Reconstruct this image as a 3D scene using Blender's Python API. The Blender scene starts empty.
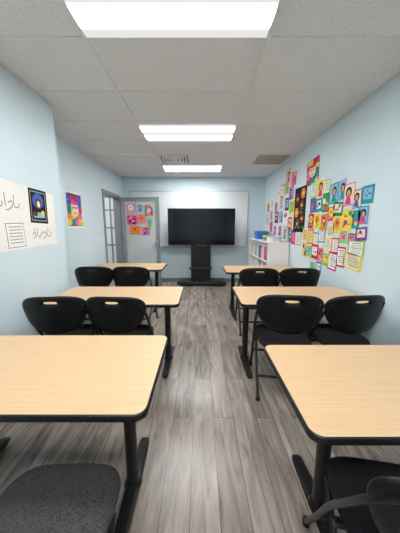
import bpy, bmesh, math, random
from mathutils import Vector, Matrix
random.seed(7)
S=bpy.context.scene
COL=S.collection

# ---------------------------------------------------------------- materials
def srgb(r,g,b):
    def c(v):
        v/=255.0
        return v/12.92 if v<=0.04045 else ((v+0.055)/1.055)**2.4
    return (c(r),c(g),c(b),1)
_m={}
def mat(name,col,rough=0.5,metal=0.0,noise=0.0,nscale=20,bump=0.0,bscale=200,spec=None):
    if name in _m: return _m[name]
    m=bpy.data.materials.new(name); m.use_nodes=True
    nt=m.node_tree; b=nt.nodes['Principled BSDF']
    b.inputs['Base Color'].default_value=col
    b.inputs['Roughness'].default_value=rough
    b.inputs['Metallic'].default_value=metal
    if spec is not None: b.inputs['Specular IOR Level'].default_value=spec
    tc=nt.nodes.new('ShaderNodeTexCoord')
    if noise>0:
        n=nt.nodes.new('ShaderNodeTexNoise'); n.inputs['Scale'].default_value=nscale; n.inputs['Detail'].default_value=4
        nt.links.new(tc.outputs['Object'],n.inputs['Vector'])
        r=nt.nodes.new('ShaderNodeValToRGB')
        r.color_ramp.elements[0].position=.3; r.color_ramp.elements[1].position=.7
        r.color_ramp.elements[0].color=tuple(c*(1-noise) for c in col[:3])+(1,)
        r.color_ramp.elements[1].color=tuple(min(1,c*(1+noise)) for c in col[:3])+(1,)
        nt.links.new(n.outputs['Fac'],r.inputs['Fac']); nt.links.new(r.outputs['Color'],b.inputs['Base Color'])
    if bump>0:
        n2=nt.nodes.new('ShaderNodeTexNoise'); n2.inputs['Scale'].default_value=bscale; n2.inputs['Detail'].default_value=3
        nt.links.new(tc.outputs['Object'],n2.inputs['Vector'])
        bp=nt.nodes.new('ShaderNodeBump'); bp.inputs['Strength'].default_value=bump; bp.inputs['Distance'].default_value=.003
        nt.links.new(n2.outputs['Fac'],bp.inputs['Height']); nt.links.new(bp.outputs['Normal'],b.inputs['Normal'])
    _m[name]=m; return m

M_wall=mat('wall_blue_paint',srgb(202,220,228),.6,noise=.015,nscale=3,bump=.15,bscale=150)
M_hall=mat('hall_paint',srgb(225,225,220),.7,noise=.01,nscale=3)
M_black=mat('black_powdercoat',srgb(18,18,20),.38,noise=.1,nscale=60)
M_plastic=mat('black_plastic_edge',srgb(20,20,21),.45,noise=.05,nscale=30)
M_vinyl=mat('black_vinyl',srgb(13,13,15),.45,noise=.12,nscale=40,bump=.3,bscale=300,spec=.35)
M_fabric=mat('charcoal_fabric',srgb(34,34,37),.95,noise=.35,nscale=260,bump=.6,bscale=500,spec=.2)
M_fabric2=mat('grey_woven_fabric',srgb(72,71,73),.95,noise=.5,nscale=180,bump=.8,bscale=400,spec=.2)
M_white=mat('white_laminate',srgb(235,236,238),.4,noise=.01,nscale=5)
M_metalw=mat('white_metal',srgb(228,229,229),.4,noise=.01,nscale=5)
M_alu=mat('aluminium',srgb(190,192,195),.35,.8,noise=.03,nscale=30)
M_grey=mat('grey_door_paint',srgb(128,136,143),.45,noise=.02,nscale=10)
M_base=mat('baseboard_grey',srgb(120,124,128),.5,noise=.03,nscale=10)
M_board=mat('whiteboard_surface',srgb(216,223,226),.3,noise=.01,nscale=3)
M_chrome=mat('chrome',srgb(200,200,200),.2,1,noise=.02)
M_screen=mat('tv_screen',srgb(6,6,8),.12,noise=.05,nscale=2)
M_glass=bpy.data.materials.new('door_glass'); M_glass.use_nodes=True
gb=M_glass.node_tree.nodes['Principled BSDF']; gb.inputs['Base Color'].default_value=srgb(228,236,238); gb.inputs['Roughness'].default_value=.08
gb.inputs['Alpha'].default_value=.4

def wood_top():
    m=bpy.data.materials.new('maple_laminate'); m.use_nodes=True; nt=m.node_tree; b=nt.nodes['Principled BSDF']
    tc=nt.nodes.new('ShaderNodeTexCoord'); mp=nt.nodes.new('ShaderNodeMapping'); mp.inputs['Scale'].default_value=(1.5,40,1)
    n=nt.nodes.new('ShaderNodeTexNoise'); n.inputs['Scale'].default_value=3; n.inputs['Detail'].default_value=6
    r=nt.nodes.new('ShaderNodeValToRGB')
    r.color_ramp.elements[0].position=.3; r.color_ramp.elements[0].color=srgb(200,168,129)
    r.color_ramp.elements[1].position=.75; r.color_ramp.elements[1].color=srgb(211,180,142)
    nt.links.new(tc.outputs['Object'],mp.inputs['Vector']); nt.links.new(mp.outputs['Vector'],n.inputs['Vector'])
    nt.links.new(n.outputs['Fac'],r.inputs['Fac']); nt.links.new(r.outputs['Color'],b.inputs['Base Color'])
    b.inputs['Roughness'].default_value=.42
    return m
M_top=wood_top()

def floor_mat():
    m=bpy.data.materials.new('grey_vinyl_planks'); m.use_nodes=True; nt=m.node_tree; b=nt.nodes['Principled BSDF']; L=nt.links.new
    tc=nt.nodes.new('ShaderNodeTexCoord')
    mp=nt.nodes.new('ShaderNodeMapping'); mp.inputs['Rotation'].default_value=(0,0,math.radians(90)); mp.inputs['Location'].default_value=(.3,.05,0)
    L(tc.outputs['Object'],mp.inputs['Vector'])
    br=nt.nodes.new('ShaderNodeTexBrick'); br.inputs['Scale'].default_value=1; br.offset=.37; br.offset_frequency=2
    br.inputs['Brick Width'].default_value=1.22; br.inputs['Row Height'].default_value=.15; br.inputs['Mortar Size'].default_value=.0016
    br.inputs['Color1'].default_value=(0,0,0,1); br.inputs['Color2'].default_value=(1,1,1,1); br.inputs['Mortar'].default_value=(.5,.5,.5,1)
    L(mp.outputs['Vector'],br.inputs['Vector'])
    sc=nt.nodes.new('ShaderNodeVectorMath'); sc.operation='SCALE'; sc.inputs['Scale'].default_value=9
    L(br.outputs['Color'],sc.inputs[0])
    ad=nt.nodes.new('ShaderNodeVectorMath'); ad.operation='ADD'; L(tc.outputs['Object'],ad.inputs[0]); L(sc.outputs[0],ad.inputs[1])
    mg=nt.nodes.new('ShaderNodeMapping'); mg.inputs['Scale'].default_value=(13,1.8,1); L(ad.outputs[0],mg.inputs['Vector'])
    n=nt.nodes.new('ShaderNodeTexNoise'); n.inputs['Scale'].default_value=1.2; n.inputs['Detail'].default_value=10; n.inputs['Roughness'].default_value=.66; n.inputs['Distortion'].default_value=1.1
    L(mg.outputs['Vector'],n.inputs['Vector'])
    r=nt.nodes.new('ShaderNodeValToRGB'); cr=r.color_ramp
    cr.elements[0].position=.30; cr.elements[0].color=srgb(86,76,69)
    cr.elements[1].position=.72; cr.elements[1].color=srgb(184,174,163)
    e=cr.elements.new(.42); e.color=srgb(134,124,116)
    e=cr.elements.new(.56); e.color=srgb(161,151,142)
    L(n.outputs['Fac'],r.inputs['Fac'])
    r2=nt.nodes.new('ShaderNodeValToRGB'); r2.color_ramp.elements[0].color=(.68,.67,.66,1); r2.color_ramp.elements[1].color=(1.0,1.0,1.0,1)
    L(br.outputs['Color'],r2.inputs['Fac'])
    mx=nt.nodes.new('ShaderNodeMix'); mx.data_type='RGBA'; mx.blend_type='MULTIPLY'; mx.inputs[0].default_value=1
    L(r.outputs['Color'],mx.inputs[6]); L(r2.outputs['Color'],mx.inputs[7])
    mx2=nt.nodes.new('ShaderNodeMix'); mx2.data_type='RGBA'; mx2.inputs[7].default_value=srgb(62,54,49)
    L(br.outputs['Fac'],mx2.inputs[0]); L(mx.outputs[2],mx2.inputs[6])
    L(mx2.outputs[2],b.inputs['Base Color'])
    b.inputs['Roughness'].default_value=.27
    bp=nt.nodes.new('ShaderNodeBump'); bp.inputs['Strength'].default_value=.12; bp.inputs['Distance'].default_value=.002
    L(n.outputs['Fac'],bp.inputs['Height']); L(bp.outputs['Normal'],b.inputs['Normal'])
    return m
M_floor=floor_mat()

def ceil_mat():
    m=bpy.data.materials.new('acoustic_tile'); m.use_nodes=True; nt=m.node_tree; b=nt.nodes['Principled BSDF']; L=nt.links.new
    tc=nt.nodes.new('ShaderNodeTexCoord')
    n=nt.nodes.new('ShaderNodeTexNoise'); n.inputs['Scale'].default_value=90; n.inputs['Detail'].default_value=3
    L(tc.outputs['Object'],n.inputs['Vector'])
    r=nt.nodes.new('ShaderNodeValToRGB'); cr=r.color_ramp
    cr.elements[0].position=.3; cr.elements[0].color=srgb(208,209,210); cr.elements[1].position=.5; cr.elements[1].color=srgb(232,233,235)
    L(n.outputs['Fac'],r.inputs['Fac']); L(r.outputs['Color'],b.inputs['Base Color'])
    b.inputs['Roughness'].default_value=.9
    bp=nt.nodes.new('ShaderNodeBump'); bp.inputs['Strength'].default_value=.4; bp.inputs['Distance'].default_value=.003
    L(n.outputs['Fac'],bp.inputs['Height']); L(bp.outputs['Normal'],b.inputs['Normal'])
    return m
M_ceil=ceil_mat()

def lens_mat(base=.82,peak=51):
    m=bpy.data.materials.new('troffer_lens'); m.use_nodes=True; nt=m.node_tree; L=nt.links.new
    for n in list(nt.nodes): nt.nodes.remove(n)
    out=nt.nodes.new('ShaderNodeOutputMaterial'); em=nt.nodes.new('ShaderNodeEmission'); em.inputs['Color'].default_value=(1,.985,.965,1)
    tc=nt.nodes.new('ShaderNodeTexCoord'); sp=nt.nodes.new('ShaderNodeSeparateXYZ'); L(tc.outputs['Object'],sp.inputs[0])
    ab=nt.nodes.new('ShaderNodeMath'); ab.operation='ABSOLUTE'; L(sp.outputs['Y'],ab.inputs[0])
    su=nt.nodes.new('ShaderNodeMath'); su.operation='SUBTRACT'; su.inputs[1].default_value=.13; L(ab.outputs[0],su.inputs[0])
    a2=nt.nodes.new('ShaderNodeMath'); a2.operation='ABSOLUTE'; L(su.outputs[0],a2.inputs[0])
    mr=nt.nodes.new('ShaderNodeMapRange'); mr.interpolation_type='SMOOTHSTEP'
    mr.inputs['From Min'].default_value=.0; mr.inputs['From Max'].default_value=.09; mr.inputs['To Min'].default_value=peak; mr.inputs['To Max'].default_value=base
    L(a2.outputs[0],mr.inputs['Value']); L(mr.outputs[0],em.inputs['Strength']); L(em.outputs[0],out.inputs[0])
    return m
M_lens=lens_mat()

# ---------------------------------------------------------------- mesh helpers
def newobj(name,me,parent=None,loc=None,rot=None,smooth=False):
    o=bpy.data.objects.new(name,me); COL.objects.link(o)
    if parent: o.parent=parent
    if loc: o.location=loc
    if rot: o.rotation_euler=rot
    return o
def empty(name,loc=(0,0,0),rot=(0,0,0)):
    e=bpy.data.objects.new(name,None); COL.objects.link(e); e.location=loc; e.rotation_euler=rot; e.empty_display_size=.1; return e
def boxes_mesh(name,lst,bevel=0):
    bm=bmesh.new(); mats=[]
    for (x0,x1,y0,y1,z0,z1,m) in lst:
        if m not in mats: mats.append(m)
        r=bmesh.ops.create_cube(bm,size=1,matrix=Matrix.Translation(((x0+x1)/2,(y0+y1)/2,(z0+z1)/2))@Matrix.Diagonal((abs(x1-x0),abs(y1-y0),abs(z1-z0),1)))
        fs=set(f for v in r['verts'] for f in v.link_faces)
        for f in fs: f.material_index=mats.index(m)
        if bevel>0:
            es=list(set(e for v in r['verts'] for e in v.link_edges))
            bmesh.ops.bevel(bm,geom=es,offset=min(bevel,.45*min(abs(x1-x0),abs(y1-y0),abs(z1-z0))),segments=2,affect='EDGES',profile=.6)
    me=bpy.data.meshes.new(name); bm.to_mesh(me); bm.free()
    for m in mats: me.materials.append(m)
    return me
def smooth(me):
    for p in me.polygons: p.use_smooth=True
def tube_mesh(name,polys,r,m,cyc=False,res=4):
    cu=bpy.data.curves.new(name,'CURVE'); cu.dimensions='3D'; cu.bevel_depth=r; cu.bevel_resolution=res; cu.use_fill_caps=True
    for pts in polys:
        s=cu.splines.new('POLY'); s.points.add(len(pts)-1)
        for p,q in zip(s.points,pts): p.co=(q[0],q[1],q[2],1)
        s.use_cyclic_u=cyc
    o=bpy.data.objects.new(name,cu); COL.objects.link(o)
    dg=bpy.context.evaluated_depsgraph_get()
    me=bpy.data.meshes.new_from_object(o.evaluated_get(dg)); me.name=name
    bpy.data.objects.remove(o); bpy.data.curves.remove(cu)
    me.materials.clear(); me.materials.append(m); smooth(me)
    return me
def catmull(P,n=8):
    P=[Vector(p) for p in P]; Q=[P[0]*2-P[1]]+P+[P[-1]*2-P[-2]]; out=[]
    for i in range(1,len(Q)-2):
        for k in range(n):
            t=k/n; a,b,c,d=Q[i-1],Q[i],Q[i+1],Q[i+2]
            out.append(.5*((2*b)+(c-a)*t+(2*a-5*b+4*c-d)*t*t+(3*b-a-3*c+d)*t**3))
    out.append(P[-1]); return out
def cyl(bm,r,z0,z1,x=0,y=0,seg=24,r2=None):
    return bmesh.ops.create_cone(bm,cap_ends=True,segments=seg,radius1=r,radius2=r2 if r2 is not None else r,depth=z1-z0,matrix=Matrix.Translation((x,y,(z0+z1)/2)))
def fin(bm,name,mats,sm=False):
    bmesh.ops.recalc_face_normals(bm,faces=bm.faces)
    me=bpy.data.meshes.new(name); bm.to_mesh(me); bm.free()
    for m in mats: me.materials.append(m)
    if sm: smooth(me)
    return me

# ---------------------------------------------------------------- room
XR=1.62; XL=-1.53; XL2=-1.92; YB=5.97; YF=-1.7; ZC=2.655
DY0,DY1,DZ=4.72,5.66,2.12
newobj('floor',boxes_mesh('floor',[(-4.0,XR+.15,YF-.15,7.2,-.1,0,M_floor)]))
newobj('ceiling',boxes_mesh('ceiling',[(-4.0,XR+.15,YF-.15,7.2,ZC,ZC+.1,M_ceil)]))
newobj('wall_right',boxes_mesh('wall_right',[(XR,XR+.15,YF-.15,YB+.15,0,ZC,M_wall)]))
newobj('wall_left',boxes_mesh('wall_left',[(-2.05,XL,YF,2.62,0,ZC,M_wall),(-2.05,XL2,2.62,DY0,0,ZC,M_wall),
    (-2.05,XL2,DY0,DY1,DZ,ZC,M_wall),(-2.05,XL2,DY1,YB+.15,0,ZC,M_wall)]))
newobj('wall_back',boxes_mesh('wall_back',[(XL2,XR,YB,YB+.15,0,ZC,M_wall)]))
newobj('wall_front',boxes_mesh('wall_front',[(-2.05,XR,YF-.15,YF,0,ZC,M_wall)]))
newobj('wall_hallway',boxes_mesh('wall_hallway',[(-4.0,-3.9,3.4,7.2,0,ZC,M_hall),(-3.9,-2.05,3.4,3.5,0,ZC,M_hall),(-3.9,-1.9,7.1,7.2,0,ZC,M_hall),(-2.05,-1.9,6.12,7.1,0,ZC,M_hall)]))
bh=.10
newobj('baseboard_right',boxes_mesh('baseboard_right',[(XR-.012,XR,YF,YB,0,bh,M_base)]))
newobj('baseboard_left',boxes_mesh('baseboard_left',[(XL,XL+.012,YF,2.62,0,bh,M_base),(XL2,XL+.012,2.62,2.632,0,bh,M_base),(XL2,XL2+.012,2.632,DY0-.07,0,bh,M_base)]))
newobj('baseboard_back',boxes_mesh('baseboard_back',[(XL2,XR,YB-.012,YB,0,bh,M_base)]))
gl=[]
for x in (-.765,.455): gl.append((x-.012,x+.012,YF,YB,ZC-.008,ZC+.001,M_metalw))
y=1.145-.61*5
while y<YB: 
    if y>YF: gl.append((-2.0 if y>2.62 else XL,XR,y-.012,y+.012,ZC-.007,ZC+.001,M_metalw))
    y+=.61
for (a,b,c,d) in ((XR-.02,XR,YF,YB),(XL,XL+.02,YF,2.62),(XL2,XL2+.02,2.62,YB),(XL2,XR,YB-.02,YB)):
    gl.append((a,b,c,d,ZC-.009,ZC+.001,M_metalw))
gl=[(max(a,XL2) ,b,c,d,e,f,m) for (a,b,c,d,e,f,m) in gl]
newobj('ceiling_grid',boxes_mesh('ceiling_grid',gl))
def troffer(x,yc):
    e=empty('ceiling_light',(x,yc,ZC))
    w,d=.61,.302
    newobj('frame',boxes_mesh('frame',[(-w,w,-d,-d+.022,-.018,0,M_metalw),(-w,w,d-.022,d,-.018,0,M_metalw),(-w,-w+.022,-d+.022,d-.022,-.018,0,M_metalw),(w-.022,w,-d+.022,d-.022,-.018,0,M_metalw)],.004),e)
    newobj('lens',boxes_mesh('lens',[(-w+.022,w-.022,-d+.022,d-.022,-.017,-.002,M_lens)]),e)
for yc in (-.38,1.45,3.29,5.12): troffer(-.155,yc)
troffer(-2.9,5.4)
M_dark=mat('dark_recess',srgb(40,42,46),.6,noise=.1)
M_pane=mat('frosted_pane',srgb(215,225,230),.3,noise=.04,nscale=4)
pl=[]
for i in range(8):
    xx=-3.85+i*.25; pl.append((xx,xx+.035,6.78,6.84,0,2.3,M_grey))
for zz in (0,.9,1.4,1.9,2.26): pl.append((-3.85,-2.065,6.78,6.84,zz,zz+.04,M_grey))
pl.append((-3.85,-2.07,6.80,6.815,.04,2.26,M_pane))
newobj('hallway_glass_partition',boxes_mesh('hallway_glass_partition',pl))

def diffuser(x,y,sx,sy,mm):
    e=empty('ceiling_vent',(x,y,ZC)); L=[]
    k=5
    L.append((-sx,sx,-sy,sy,-.004,-.001,M_dark))
    for i in range(k):
        f=1-i/k; f2=f-.11
        z0,z1=-.012-.002*i,-.004
        a,b,c,d=sx*f,sx*f2,sy*f,sy*f2
        L+= [(-a,a,-c,-d,z0,z1,mm),(-a,a,d,c,z0,z1,mm),(-a,-b,-d,d,z0,z1,mm),(b,a,-d,d,z0,z1,mm)]
    newobj('louvres',boxes_mesh('louvres',L),e)
diffuser(-.46,4.5,.28,.27,M_metalw)
M_beige=mat('vent_beige',srgb(186,174,158),.6,noise=.03)
e=empty('ceiling_return_grille',(1.3,4.5,ZC))
L=[(-.27,.27,-.28,.28,-.004,-.001,M_dark),(-.28,.28,-.29,-.25,-.012,-.001,M_beige),(-.28,.28,.25,.29,-.012,-.001,M_beige),(-.28,-.25,-.25,.25,-.012,-.001,M_beige),(.25,.28,-.25,.25,-.012,-.001,M_beige)]
for i in range(16): L.append((-.25,.25,-.245+i*.031,-.245+i*.031+.018,-.010,-.003,M_beige))
newobj('slats',boxes_mesh('slats',L),e)

newobj('trim_door_frame',boxes_mesh('trim_door_frame',[(-2.065,XL2+.015,DY0-.05,DY0+.018,0,DZ+.05,M_grey),(-2.065,XL2+.015,DY1-.018,DY1+.05,0,DZ+.05,M_grey),(-2.065,XL2+.015,DY0+.018,DY1-.018,DZ-.018,DZ+.05,M_grey)],.003))
d=empty('door_1',(XL2+.04,DY1-.03,0),(0,0,math.radians(-6)))
W=.93;T=.022;H=2.12
newobj('stiles_and_rails',boxes_mesh('stiles_and_rails',[(0,.09,-T,T,.01,H,M_grey),(W-.09,W,-T,T,.01,H,M_grey),(.09,W-.09,-T,T,.01,.22,M_grey),(.09,W-.09,-T,T,H-.09,H,M_grey)],.003),d)
newobj('glass_pane',boxes_mesh('glass_pane',[(.09,W-.09,-.004,.004,.22,H-.09,M_glass)]),d)
newobj('lever_handle',boxes_mesh('lever',[(W-.085,W-.045,-T-.008,-T,.94,1.12,M_chrome),(W-.18,W-.055,-T-.055,-T-.035,1.02,1.04,M_chrome),(W-.075,W-.055,-T-.055,-T,1.02,1.04,M_chrome)],.004),d)
newobj('hinges',boxes_mesh('hinges',[(-.012,.01,-.012,.012,z,z+.1,M_chrome) for z in (.2,1.0,1.85)],.003),d)

# ---------------------------------------------------------------- flat art builder
PAL={'red':(195,50,52),'pink':(226,120,165),'hot':(222,50,125),'yellow':(228,208,85),'lime':(148,200,88),'green':(45,140,92),'teal':(40,145,152),
'blue':(55,100,185),'sky':(130,185,222),'purple':(118,75,160),'orange':(226,126,60),'white':(232,232,228),'cream':(226,216,188),'black':(22,22,24),'brown':(105,65,50),'grey':(150,150,150),'maroon':(105,30,40),'skin':(205,158,125),'lav':(180,155,212)}
def pm(k): return mat('paper_'+k,srgb(*PAL[k]),.75,noise=.04,nscale=30,spec=.2)
class Art:
    """flat paper shapes on a plane: u,v in plane, layers stack towards the room"""
    def __init__(s,origin,udir,ndir): s.o=Vector(origin); s.u=Vector(udir); s.n=Vector(ndir); s.v=Vector((0,0,1)); s.bm=bmesh.new(); s.mats=[]; s.off=0
    def poly(s,pts,layer,k):
        m=pm(k)
        if m not in s.mats: s.mats.append(m)
        vs=[s.bm.verts.new(s.o+s.u*p[0]+s.v*p[1]+s.n*(.0015+.0008*layer+s.off)) for p in pts]
        f=s.bm.faces.new(vs); f.material_index=s.mats.index(m)
    def rect(s,cu,cv,w,h,layer,k,a=0):
        c,n=math.cos(a),math.sin(a)
        s.poly([(cu+c*x-n*y,cv+n*x+c*y) for x,y in ((-w/2,-h/2),(w/2,-h/2),(w/2,h/2),(-w/2,h/2))],layer,k)
    def disc(s,cu,cv,r,layer,k,ry=None,seg=14):
        ry=ry or r
        s.poly([(cu+r*math.cos(t*2*math.pi/seg),cv+ry*math.sin(t*2*math.pi/seg)) for t in range(seg)],layer,k)
    def line(s,pts,w,layer,k):
        for a,b in zip(pts[:-1],pts[1:]):
            d=(b[0]-a[0],b[1]-a[1]); l=math.hypot(*d)
            if l<1e-6: continue
            nx,ny=-d[1]/l*w/2,d[0]/l*w/2
            s.poly([(a[0]+nx,a[1]+ny),(b[0]+nx,b[1]+ny),(b[0]-nx,b[1]-ny),(a[0]-nx,a[1]-ny)],layer,k)
    def flower(s,cu,cv,r,layer,k,kc):
        for i in range(6):
            t=i*math.pi/3; s.disc(cu+r*.6*math.cos(t),cv+r*.6*math.sin(t),r*.42,layer+i*.12,k,seg=10)
        s.disc(cu,cv,r*.32,layer+1,kc,seg=10)
    def sheet(s,cu,cv,w,h,k,style,a=0):
        R=random
        s.rect(cu,cv,w,h,0,k,a)
        if style=='lines':
            s.rect(cu,cv,w*.80,h*.82,1,R.choice(['white','white','cream','yellow','lime']) if k!='white' else 'cream',a)
            for i in range(7): s.rect(cu-(R.random()*.08)*w,cv+h*(.32-.1*i),w*(.5+R.random()*.2),h*.03,2,R.choice(['grey','grey','black']),a)
        elif style=='face':
            s.rect(cu,cv,w*.86,h*.88,1,R.choice(['cream','lav','sky','yellow','pink']),a)
            ox=w*R.uniform(-.1,.1)
            s.disc(cu+ox,cv+h*.1,w*.27,2,R.choice(['brown','black','orange','maroon']),h*.24); s.disc(cu+ox,cv+h*.07,w*.17,3,'skin',h*.15)
            s.poly([(cu+ox-w*.12,cv-h*.05),(cu+ox+w*.12,cv-h*.05),(cu+ox+w*.3,cv-h*.42),(cu+ox-w*.3,cv-h*.42)],2.5,R.choice(['purple','hot','teal','blue','red']))
        elif style=='flower':
            s.rect(cu,cv-h*.2,w*.05,h*.4,1,'green')
            s.flower(cu,cv+h*.12,w*.34,2,R.choice(['yellow','pink','orange','white']),R.choice(['red','brown']))
            s.disc(cu-w*.18,cv-h*.22,w*.16,2,'lime',h*.05); s.disc(cu+w*.18,cv-h*.28,w*.16,2,'lime',h*.05)
        elif style=='card':
            s.rect(cu,cv+h*.05,w*.7,h*.6,1,R.choice(['white','yellow','sky','cream','pink']),a)
            for _ in range(4):
                s.rect(cu+w*R.uniform(-.2,.2),cv+h*R.uniform(-.1,.25),w*R.uniform(.1,.28),h*R.uniform(.06,.2),2+_*.1,R.choice(['red','purple','green','blue','orange','black']),R.uniform(-1,1))
        elif style=='abstract':
            for _ in range(9):
                s.rect(cu+w*R.uniform(-.3,.3),cv+h*R.uniform(-.32,.32),w*R.uniform(.12,.36),h*R.uniform(.08,.3),1+_*.15,R.choice(['red','purple','green','blue','orange','black','yellow','hot','white','teal']),R.uniform(-.3,.3)*.6)
        elif style=='mosaic':
            ks=['yellow','hot','green','blue','orange','purple','red','pink','teal','yellow']
            nx,ny=4,5
            for i in range(nx):
                for j in range(ny):
                    s.rect(cu+w*(-.36+.24*i),cv+h*(-.38+.19*j),w*.24,h*.18,1+.1*((i+j)%3),R.choice(ks),R.uniform(-.3,.3))
            s.disc(cu,cv+h*.02,w*.26,2,'cream',h*.24); s.disc(cu-w*.09,cv+h*.07,w*.04,3,'black'); s.disc(cu+w*.09,cv+h*.07,w*.04,3,'black'); s.rect(cu,cv-h*.1,w*.18,h*.03,3,'red')
            s.disc(cu,cv+h*.22,w*.24,2.5,'hot',h*.06)
    def done(s,name,parent=None):
        me=bpy.data.meshes.new(name); s.bm.to_mesh(me); s.bm.free()
        for m in s.mats: me.materials.append(m)
        return newobj(name,me,parent)

A=Art((XR,0,0),(0,1,0),(-1,0,0))
J=lambda a:random.uniform(-a,a)
W_=[ # (y,z,w,h,colour,style)
(2.22,1.77,.15,.19,'teal','card'),(2.36,1.75,.13,.20,'purple','face'),(2.24,1.56,.15,.17,'teal','face'),(2.38,1.53,.14,.19,'teal','abstract'),
(2.25,1.37,.15,.14,'purple','card'),(2.40,1.34,.13,.13,'green','card'),
(2.31,1.21,.27,.15,'lime','lines'),(2.33,1.05,.28,.15,'yellow','lines'),
(2.52,1.77,.16,.24,'pink','face'),(2.53,1.51,.17,.22,'yellow','abstract'),(2.54,1.31,.13,.14,'lime','card'),
(2.55,1.11,.16,.25,'hot','lines'),
(2.68,1.83,.15,.21,'lav','face'),(2.70,1.63,.17,.15,'green','card'),(2.69,1.44,.15,.2,'yellow','flower'),(2.70,1.24,.14,.17,'red','lines'),(2.72,1.05,.16,.19,'hot','lines'),
(2.84,1.85,.15,.25,'green','face'),(2.86,1.60,.16,.19,'hot','flower'),(2.85,1.40,.17,.17,'white','lines'),(2.87,1.20,.16,.19,'yellow','lines'),(2.88,.99,.15,.17,'lime','card'),
(3.02,1.93,.15,.19,'lime','lines'),(3.01,1.72,.16,.21,'green','abstract'),(3.03,1.50,.15,.19,'orange','abstract'),(3.04,1.29,.16,.19,'teal','lines'),(3.05,1.08,.16,.18,'pink','abstract'),(3.06,.9,.14,.14,'teal','card'),
(3.20,1.95,.17,.24,'white','face'),(3.19,1.70,.16,.20,'teal','card'),(3.21,1.48,.17,.20,'yellow','flower'),(3.22,1.27,.16,.18,'green','lines'),(3.22,1.07,.17,.18,'red','card'),(3.24,.89,.15,.15,'sky','lines'),
(3.40,1.93,.17,.20,'lime','lines'),(3.38,1.71,.17,.21,'purple','abstract'),(3.40,1.49,.16,.19,'red','flower'),(3.41,1.28,.17,.2,'hot','lines'),(3.40,1.07,.16,.18,'lime','card'),
(3.56,1.32,.13,.2,'cream','lines'),(3.56,1.08,.14,.2,'yellow','abstract'),
(3.48,2.2,.34,.34,'maroon','mosaic'),
]
for i,(yy,z,w,h,k,st) in enumerate(W_):
    A.off=.0008*(i%5)
    yy+=.09*max(0,min(1,(3.4-yy)/1.1)); z-=.02 if yy<2.8 else 0
    A.sheet(yy+J(.02),z+J(.03),w*random.uniform(.95,1.2),h*random.uniform(.9,1.15),k,st,J(.09))
A.off=0
A.rect(3.84,1.70,.44,.72,0,'black')
for i,(dy,dz) in enumerate(((-.1,.25),(.1,.18),(-.07,.07),(.11,-.04),(-.1,-.14),(.06,-.22))):
    A.flower(3.84+dy,1.70+dz,.085,1,('orange','maroon','brown')[i%3],'yellow')
for i in range(7): A.disc(3.68+i*.05,1.42+.12*(i%3),.05,.7,'green',.02)
far=[(3.8,1.22,'lime'),(4.02,1.22,'hot'),(4.2,2.28,'pink'),(4.2,2.02,'red'),(4.2,1.75,'yellow'),(4.2,1.48,'hot'),(4.2,1.24,'teal'),(4.45,2.38,'red'),(4.45,2.12,'pink'),(4.45,1.85,'brown'),(4.45,1.6,'white'),(4.45,1.34,'green'),
(4.72,2.15,'hot'),(4.72,1.88,'lav'),(4.72,1.62,'sky'),(4.72,1.38,'cream'),(5.0,2.12,'cream'),(5.0,1.86,'pink'),(5.0,1.6,'brown'),(5.0,1.36,'white'),(5.3,1.95,'white'),(5.3,1.7,'sky'),(5.3,1.45,'orange'),(5.6,1.9,'cream'),(5.6,1.62,'lav'),(5.6,1.4,'white')]
for i,(yy,z,k) in enumerate(far): A.sheet(yy+J(.04),z+J(.03),.21+J(.03),.23,k,['lines','card','abstract','face'][i%4],J(.08))
A.done('student_artwork_display')

A=Art((XL,0,0),(0,1,0),(1,0,0))
A.poly([(1.55,1.22),(2.47,1.25),(2.48,1.75),(1.55,1.81)],0,'white')
A.rect(2.24,1.61,.24,.31,1,'black',-.03)
A.rect(2.24,1.61,.205,.27,1.6,'grey',-.03)
A.rect(2.24,1.61,.19,.25,1.8,'black',-.03)
A.disc(2.24,1.66,.075,2,'blue',.07); A.disc(2.24,1.64,.045,3,'brown',.05); A.disc(2.24,1.63,.022,4,'cream',.03); A.rect(2.24,1.53,.15,.05,2,'sky'); A.disc(2.19,1.54,.025,3,'maroon'); A.disc(2.29,1.55,.025,3,'yellow'); A.disc(2.24,1.53,.018,3.5,'lime')
A.rect(1.93,1.35,.19,.2,1,'black',.03); A.rect(1.93,1.35,.182,.192,2,'white',.03)
for i in range(6): A.rect(1.93,1.42-.026*i,.14,.007,3,'grey',.03)
def scrib(y0,z0,s,strokes,w=.009):
    for st in strokes:
        P=catmull([(p[0],p[1],0) for p in st],6) if len(st)>2 else [Vector((p[0],p[1],0)) for p in st]
        A.line([(y0+s*p.x,z0+s*p.y) for p in P],w,1,'black')
scrib(1.68,1.58,.09,[[(.1,1.1),(.12,.2),(0,-.2)],[(.5,.5),(.45,.05),(.9,0),(1.0,.5),(1.05,.0),(1.6,.02),(1.7,.45)],[(2.0,1.2),(2.0,.5),(2.02,0)],[(2.35,.35),(2.7,.55),(2.75,.1),(2.35,-.25),(2.0,-.3)],[(3.0,1.1),(2.98,.1),(3.4,.0),(3.6,.35)]],.0055)
for p in ((.75,-.25),(1.3,.75),(1.42,.75)): A.disc(1.68+.09*p[0],1.58+.09*p[1],.006,1,'black')
scrib(2.12,1.33,.09,[[(0,.1),(.3,.5),(.5,.1),(.1,-.2)],[(.7,.9),(.75,.1),(1.2,.05),(1.3,.5)],[(1.5,.3),(1.9,.5),(2.0,.0),(1.5,-.25)],[(2.3,.9),(2.32,.0),(2.8,.1),(3.0,.45)]],.0055)
for p in ((.3,.75),(1.0,-.2),(2.6,.6)): A.disc(2.12+.09*p[0],1.33+.09*p[1],.006,1,'black')
A.done('handwritten_poster')
A=Art((XL2,0,0),(0,1,0),(1,0,0)); A.rect(3.62,1.68,.48,.54,0,'white'); A.sheet(3.62,1.68,.42,.48,'yellow','mosaic'); A.done('mosaic_face_poster')
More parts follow.
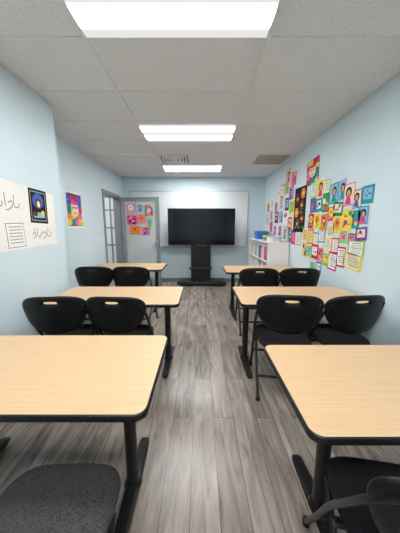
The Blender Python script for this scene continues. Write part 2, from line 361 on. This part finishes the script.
A=Art((0,-.0045,0),(1,0,0),(0,-1,0))
A.sheet(.24,1.86,.20,.22,'pink','flower'); A.sheet(.46,1.88,.18,.2,'lime','face'); A.sheet(.68,1.82,.2,.26,'orange','mosaic'); A.sheet(.26,1.60,.24,.22,'hot','abstract'); A.sheet(.50,1.62,.2,.22,'pink','flower'); A.sheet(.70,1.54,.16,.22,'lime','card'); A.sheet(.32,1.36,.26,.2,'orange','flower'); A.sheet(.58,1.34,.2,.2,'hot','face')
A.done('taped_posters',d)

newobj('light_switch',boxes_mesh('light_switch',[(XL2,XL2+.006,4.50,4.58,1.15,1.27,M_white),(XL2+.006,XL2+.012,4.525,4.555,1.18,1.24,M_white)],.002))

e=empty('whiteboard',(0,YB,0))
bx0,bx1,bz0,bz1=-1.74,1.2,.95,2.3
newobj('surface',boxes_mesh('surface',[(bx0,bx1,-.015,-.001,bz0,bz1,M_board)]),e)
newobj('frame',boxes_mesh('frame',[(bx0-.02,bx1+.02,-.025,0,bz1,bz1+.025,M_alu),(bx0-.02,bx1+.02,-.025,0,bz0-.025,bz0,M_alu),(bx0-.02,bx0,-.025,0,bz0,bz1,M_alu),(bx1,bx1+.02,-.025,0,bz0,bz1,M_alu),(bx0+.3,bx1-.3,-.08,0,bz0-.04,bz0-.025,M_alu)],.003),e)

e=empty('television_on_stand',(.02,5.62,0))
newobj('bezel',boxes_mesh('bezel',[(-.79,.82,-.03,.03,1.00,1.87,M_plastic),(-.5,.5,.03,.07,1.1,1.7,M_plastic)],.008),e)
newobj('screen',boxes_mesh('screen',[(-.775,.805,-.034,-.029,1.025,1.855,M_screen)]),e)
newobj('column',boxes_mesh('column',[(-.24,-.14,.02,.10,.1,1.3,M_black),(.14,.24,.02,.10,.1,1.3,M_black),(-.24,.24,.0,.03,.12,.98,M_black)],.006),e)
newobj('base',boxes_mesh('base',[(-.57,.62,-.16,.30,.03,.12,M_black)],.02),e)
newobj('equipment_shelf',boxes_mesh('equipment_shelf',[(-.28,.28,-.14,.08,.42,.445,M_black)],.006),e)
cb=bmesh.new()
for x in (-.48,.55):
    for y in (-.08,.26): cyl(cb,.02,0,.035,x,y,12)
newobj('casters',fin(cb,'casters',[M_black]),e)

e=empty('cubby_shelf',(1.22,4.14,0))
D,Ln,Hh,t=.385,1.6,1.16,.02
L=[(0,D,0,t,0,Hh,M_white),(0,D,Ln-t,Ln,0,Hh,M_white),(0,D,t,Ln-t,Hh-t,Hh,M_white),(0,D,t,Ln-t,.03,.03+t,M_white),(D-.006,D,t,Ln-t,.05,Hh-t,M_white)]
for i in (1,2,3): L.append((.002,D-.006,Ln*i/4-.008,Ln*i/4+.008,.05,Hh-t,M_white))
for z in (.41,.78): L.append((.001,D-.006,t,Ln-t,z,z+.016,M_white))
newobj('carcass',boxes_mesh('carcass',L),e)
L=[]
ks=['white','cream','yellow','sky','purple','red','orange','sky','green','blue']
for i in range(4):
    for z,hz in ((.05,.30),(.427,.3),(.797,.3)):
        y=Ln*i/4+.03
        n=random.randint(4,8)
        for j in range(n):
            w=random.uniform(.025,.05)
            if y+w>Ln*(i+1)/4-.02: break
            L.append((.03,.27,y,y+w,z,z+random.uniform(.2,.28),pm(random.choice(ks)))); y+=w+.003
newobj('books',boxes_mesh('books',L),e)
def tub(name,loc,w,dd,h,m):
    bm=bmesh.new()
    def ring(sx,sy,z,seg=32,n=5):
        r=[]
        for i in range(seg):
            a=2*math.pi*i/seg; c,s_=math.cos(a),math.sin(a)
            r.append(bm.verts.new((sx*math.copysign(abs(c)**(2/n),c),sy*math.copysign(abs(s_)**(2/n),s_),z)))
        return r
    rs=[ring(w*.42,dd*.42,0),ring(w*.5,dd*.5,h*.92),ring(w*.54,dd*.54,h*.92),ring(w*.54,dd*.54,h),ring(w*.48,dd*.48,h),ring(w*.4,dd*.4,.01)]
    for a,b in zip(rs[:-1],rs[1:]):
        for i in range(32): bm.faces.new((a[i],a[(i+1)%32],b[(i+1)%32],b[i]))
    bm.faces.new(rs[0][::-1]); bm.faces.new(rs[-1])
    return newobj(name,fin(bm,name,[m]),None,loc)
tub('storage_bin',(1.40,5.35,1.16),.26,.34,.18,mat('bin_blue',srgb(50,110,200),.4,noise=.03))
tub('storage_bin',(1.40,4.40,1.16),.24,.28,.09,mat('bin_white',srgb(225,225,225),.4,noise=.03))
e=empty('potted_plant',(1.40,4.95,1.16))
bm=bmesh.new(); cyl(bm,.05,0,.1,seg=24,r2=.065); newobj('pot',fin(bm,'pot',[mat('pot_white',srgb(220,220,215),.4,noise=.02)]),e)
bm=bmesh.new()
for i in range(34):
    a=i*2.4; ln=.09+.06*random.random(); el=.5+.6*random.random()
    d0=Vector((math.cos(a)*math.cos(el),math.sin(a)*math.cos(el),math.sin(el))); sd=Vector((-math.sin(a),math.cos(a),0))*.018
    b0=Vector((0,0,.09)); p1=b0+d0*ln*.6; p2=b0+d0*ln+Vector((0,0,-.01))
    v=[bm.verts.new(q) for q in (b0,p1+sd,p2,p1-sd)]; bm.faces.new(v)
newobj('leaves',fin(bm,'leaves',[mat('leaf_green',srgb(70,140,60),.5,noise=.2)]),e)
newobj('book_stack',boxes_mesh('book_stack',[(1.27,1.47,4.62,4.80,1.16,1.19,pm('lime')),(1.28,1.46,4.63,4.79,1.19,1.215,pm('blue')),(1.29,1.47,4.62,4.78,1.215,1.235,pm('orange'))],.002))

# ---------------------------------------------------------------- tables
def rrect(w,d,r,seg=8):
    out=[]
    for cx,cy,a0 in ((w/2-r,d/2-r,0),(-w/2+r,d/2-r,90),(-w/2+r,-d/2+r,180),(w/2-r,-d/2+r,270)):
        for i in range(seg+1):
            a=math.radians(a0+90*i/seg); out.append((cx+r*math.cos(a),cy+r*math.sin(a)))
    return out
TH=.745
def make_top(w,d):
    bm=bmesh.new()
    def ring(off,z): 
        return [bm.verts.new((x,y,z)) for x,y in rrect(w-2*off,d-2*off,.05-min(off,.03))]
    rs=[ring(.012,TH-.032),ring(.002,TH-.028),ring(0,TH-.016),ring(.002,TH-.004),ring(.007,TH),]
    for a,b in zip(rs[:-1],rs[1:]):
        n=len(a)
        for i in range(n): bm.faces.new((a[i],a[(i+1)%n],b[(i+1)%n],b[i]))
    bm.faces.new(rs[0][::-1]); f=bm.faces.new(rs[-1]); f.material_index=1
    return fin(bm,'tabletop',[M_plastic,M_top])
def leg_mesh(x,d):
    bm=bmesh.new()
    cyl(bm,.031,.05,TH-.05,x,0,28)
    cyl(bm,.048,.045,.075,x,0,28,.036)
    cyl(bm,.045,TH-.075,TH-.045,x,0,28)
    Lf=d*.45
    prof=[(-Lf,.018,.030,.024),(-Lf*.9,.018,.042,.030),(-.06,.018,.058,.036),(.06,.018,.058,.036),(Lf*.9,.018,.042,.030),(Lf,.018,.030,.024)]
    rings=[]
    for (y,z0,z1,hw) in prof:
        rings.append([bm.verts.new((x-hw,y,z0)),bm.verts.new((x+hw,y,z0)),bm.verts.new((x+hw*.8,y,z1)),bm.verts.new((x-hw*.8,y,z1))])
    for a,b in zip(rings[:-1],rings[1:]):
        for i in range(4): bm.faces.new((a[i],a[(i+1)%4],b[(i+1)%4],b[i]))
    bm.faces.new(rings[0]); bm.faces.new(rings[-1])
    for y in (-Lf*.9,Lf*.9): cyl(bm,.02,0,.02,x,y,14)
    bmesh.ops.create_cube(bm,size=1,matrix=Matrix.Translation((x,0,TH-.0405))@Matrix.Diagonal((.06,d*.8,.018,1)))
    return fin(bm,'leg',[M_black])
def table(x0,x1,y0,y1,inL=.15,inR=.15):
    w=x1-x0; dd=y1-y0
    e=empty('classroom_table',((x0+x1)/2,(y0+y1)/2,0))
    newobj('tabletop',make_top(w,dd),e)
    newobj('leg_1',leg_mesh(-w/2+inL,dd),e); newobj('leg_2',leg_mesh(w/2-inR,dd),e)
    newobj('stretcher',boxes_mesh('stretcher',[(-w/2+inL+.03,w/2-inR-.03,-.012,.012,TH-.085,TH-.04,M_black)],.003),e)
table(-1.44,-.195,.725,1.36,.15,.17)
table(-1.44,-.185,1.94,2.58)
table(-1.87,-.62,3.66,4.36)
table(.36,1.59,.635,1.24,.23,.15)
table(.365,1.59,1.94,2.58,.11,.12)
table(.40,1.60,3.43,4.08)

# ---------------------------------------------------------------- chairs
def seat_mesh(m,fwd=0):
    bm=bmesh.new(); seg=48; rings=[]
    def outline(s,z):
        r=[]
        for i in range(seg):
            a=2*math.pi*i/seg; c,q=math.cos(a),math.sin(a); n=4.2
            x=.212*s*math.copysign(abs(c)**(2/n),c); y=.212*s*math.copysign(abs(q)**(2/n),q)
            x*=1+.06*(y/.212)
            r.append(bm.verts.new((x,y*(1+fwd*2.36)+fwd*.5,z+ -.05*(y/.212)**2*.12)))
        return r
    for s,z in ((.25,.425),(.95,.425),(.985,.430),(1,.442),(.99,.454),(.96,.463),(.88,.469),(.7,.474),(.45,.476),(.2,.477)): rings.append(outline(s,z))
    for a,b in zip(rings[:-1],rings[1:]):
        for i in range(seg): bm.faces.new((a[i],a[(i+1)%seg],b[(i+1)%seg],b[i]))
    bm.faces.new(rings[0][::-1]); bm.faces.new(rings[-1])
    return fin(bm,'seat',[m],True)
def back_mesh():
    bm=bmesh.new(); seg=72; NR=9
    def outer(a):
        c,s=math.cos(a),math.sin(a); n=2.7
        x=.235*math.copysign(abs(c)**(2/n),c); z=.16*math.copysign(abs(s)**(2/n),s)
        x*=1+.17*(z/.16)-(.05 if z>0 else 0)*(z/.16)**2
        return x,z
    def hole(a): 
        c,s=math.cos(a),math.sin(a); n=3
        return .050*math.copysign(abs(c)**(2/n),c), .108+.011*math.copysign(abs(s)**(2/n),s)
    def place(x,y,z):
        y=y+1.1*x*x
        t=math.radians(9)
        return (x,-.235+y*math.cos(t)-z*math.sin(t),.715+z*math.cos(t)+y*math.sin(t))
    F=[];B=[]
    for k in range(NR+1):
        s=k/NR; th=.004+.014*(1-abs(2*s-1)**5) 
        fr=[];bk=[]
        for i in range(seg):
            a=2*math.pi*i/seg; h=hole(a); o=outer(a)
            x=h[0]+(o[0]-h[0])*s; z=h[1]+(o[1]-h[1])*s
            fr.append(bm.verts.new(place(x,th,z))); bk.append(bm.verts.new(place(x,-th*.7,z)))
        F.append(fr);B.append(bk)
    for k in range(NR):
        for i in range(seg):
            j=(i+1)%seg
            bm.faces.new((F[k][i],F[k][j],F[k+1][j],F[k+1][i])); bm.faces.new((B[k][j],B[k][i],B[k+1][i],B[k+1][j]))
    for k in (0,NR):
        for i in range(seg):
            j=(i+1)%seg
            bm.faces.new((F[k][i],F[k][j],B[k][j],B[k][i]))
    return fin(bm,'backrest',[M_vinyl],True)
def frame_mesh():
    P=[]
    for s in (-1,1):
        P.append(catmull([(s*.225,.245,.012),(s*.228,.13,.22),(s*.232,.02,.43),(s*.236,-.09,.60),(s*.228,-.165,.72),(s*.20,-.215,.80)],6))
        P.append(catmull([(s*.205,.13,.415),(s*.207,-.02,.26),(s*.208,-.24,.012)],6))
    P.append([(-.228,.125,.23),(.228,.125,.23)]); P.append([(-.207,-.13,.14),(.207,-.13,.14)])
    P.append([(-.205,.13,.415),(.205,.13,.415)])
    P.append([(-.232,-.02,.415),(.232,-.02,.415)])
    return tube_mesh('frame',P,.0115,M_black)
def caps_mesh():
    bm=bmesh.new()
    for s in (-1,1):
        cyl(bm,.017,0,.03,s*.225,.245,16); cyl(bm,.017,0,.03,s*.208,-.235,16)
    return fin(bm,'foot_caps',[M_plastic])
ME_seat=seat_mesh(M_fabric); ME_seat2=seat_mesh(M_fabric2,.07); ME_back=back_mesh(); ME_frame=frame_mesh(); ME_caps=caps_mesh()
def chair(x,y,rot=0,sc=1,seat=None):
    e=empty('folding_chair',(x,y,0),(0,0,math.radians(rot))); e.scale=(sc,sc,sc)
    newobj('seat',seat or ME_seat,e); newobj('backrest',ME_back,e); newobj('frame',ME_frame,e); newobj('foot_caps',ME_caps,e)
chair(-1.185,1.96,6,1.02); chair(-.67,1.96,-3,1.02)
chair(.73,1.92,-8,1.05); chair(1.215,1.94,5,1.04)
chair(-1.43,3.22,3,1.05); chair(-.92,3.22,-2,1.05)
chair(.77,3.10,-3,1.05); chair(1.30,3.10,-4,1.05)
chair(-.51,.525,1,1.0,ME_seat2)
chair(.69,.61,-10)

# ---------------------------------------------------------------- world, camera
w=bpy.data.worlds.new('world'); S.world=w; w.use_nodes=True
w.node_tree.nodes['Background'].inputs[0].default_value=(.7,.8,.9,1); w.node_tree.nodes['Background'].inputs[1].default_value=.3
cd=bpy.data.cameras.new('camera'); cam=bpy.data.objects.new('camera',cd); COL.objects.link(cam)
cd.sensor_fit='VERTICAL'; cd.sensor_height=36; cd.lens=230/533*36; cd.clip_start=.02
cam.location=(0,0,1.41); cam.rotation_euler=(math.radians(90-9.5),0,0)
S.camera=cam
S.view_settings.view_transform='Standard'; S.view_settings.exposure=0
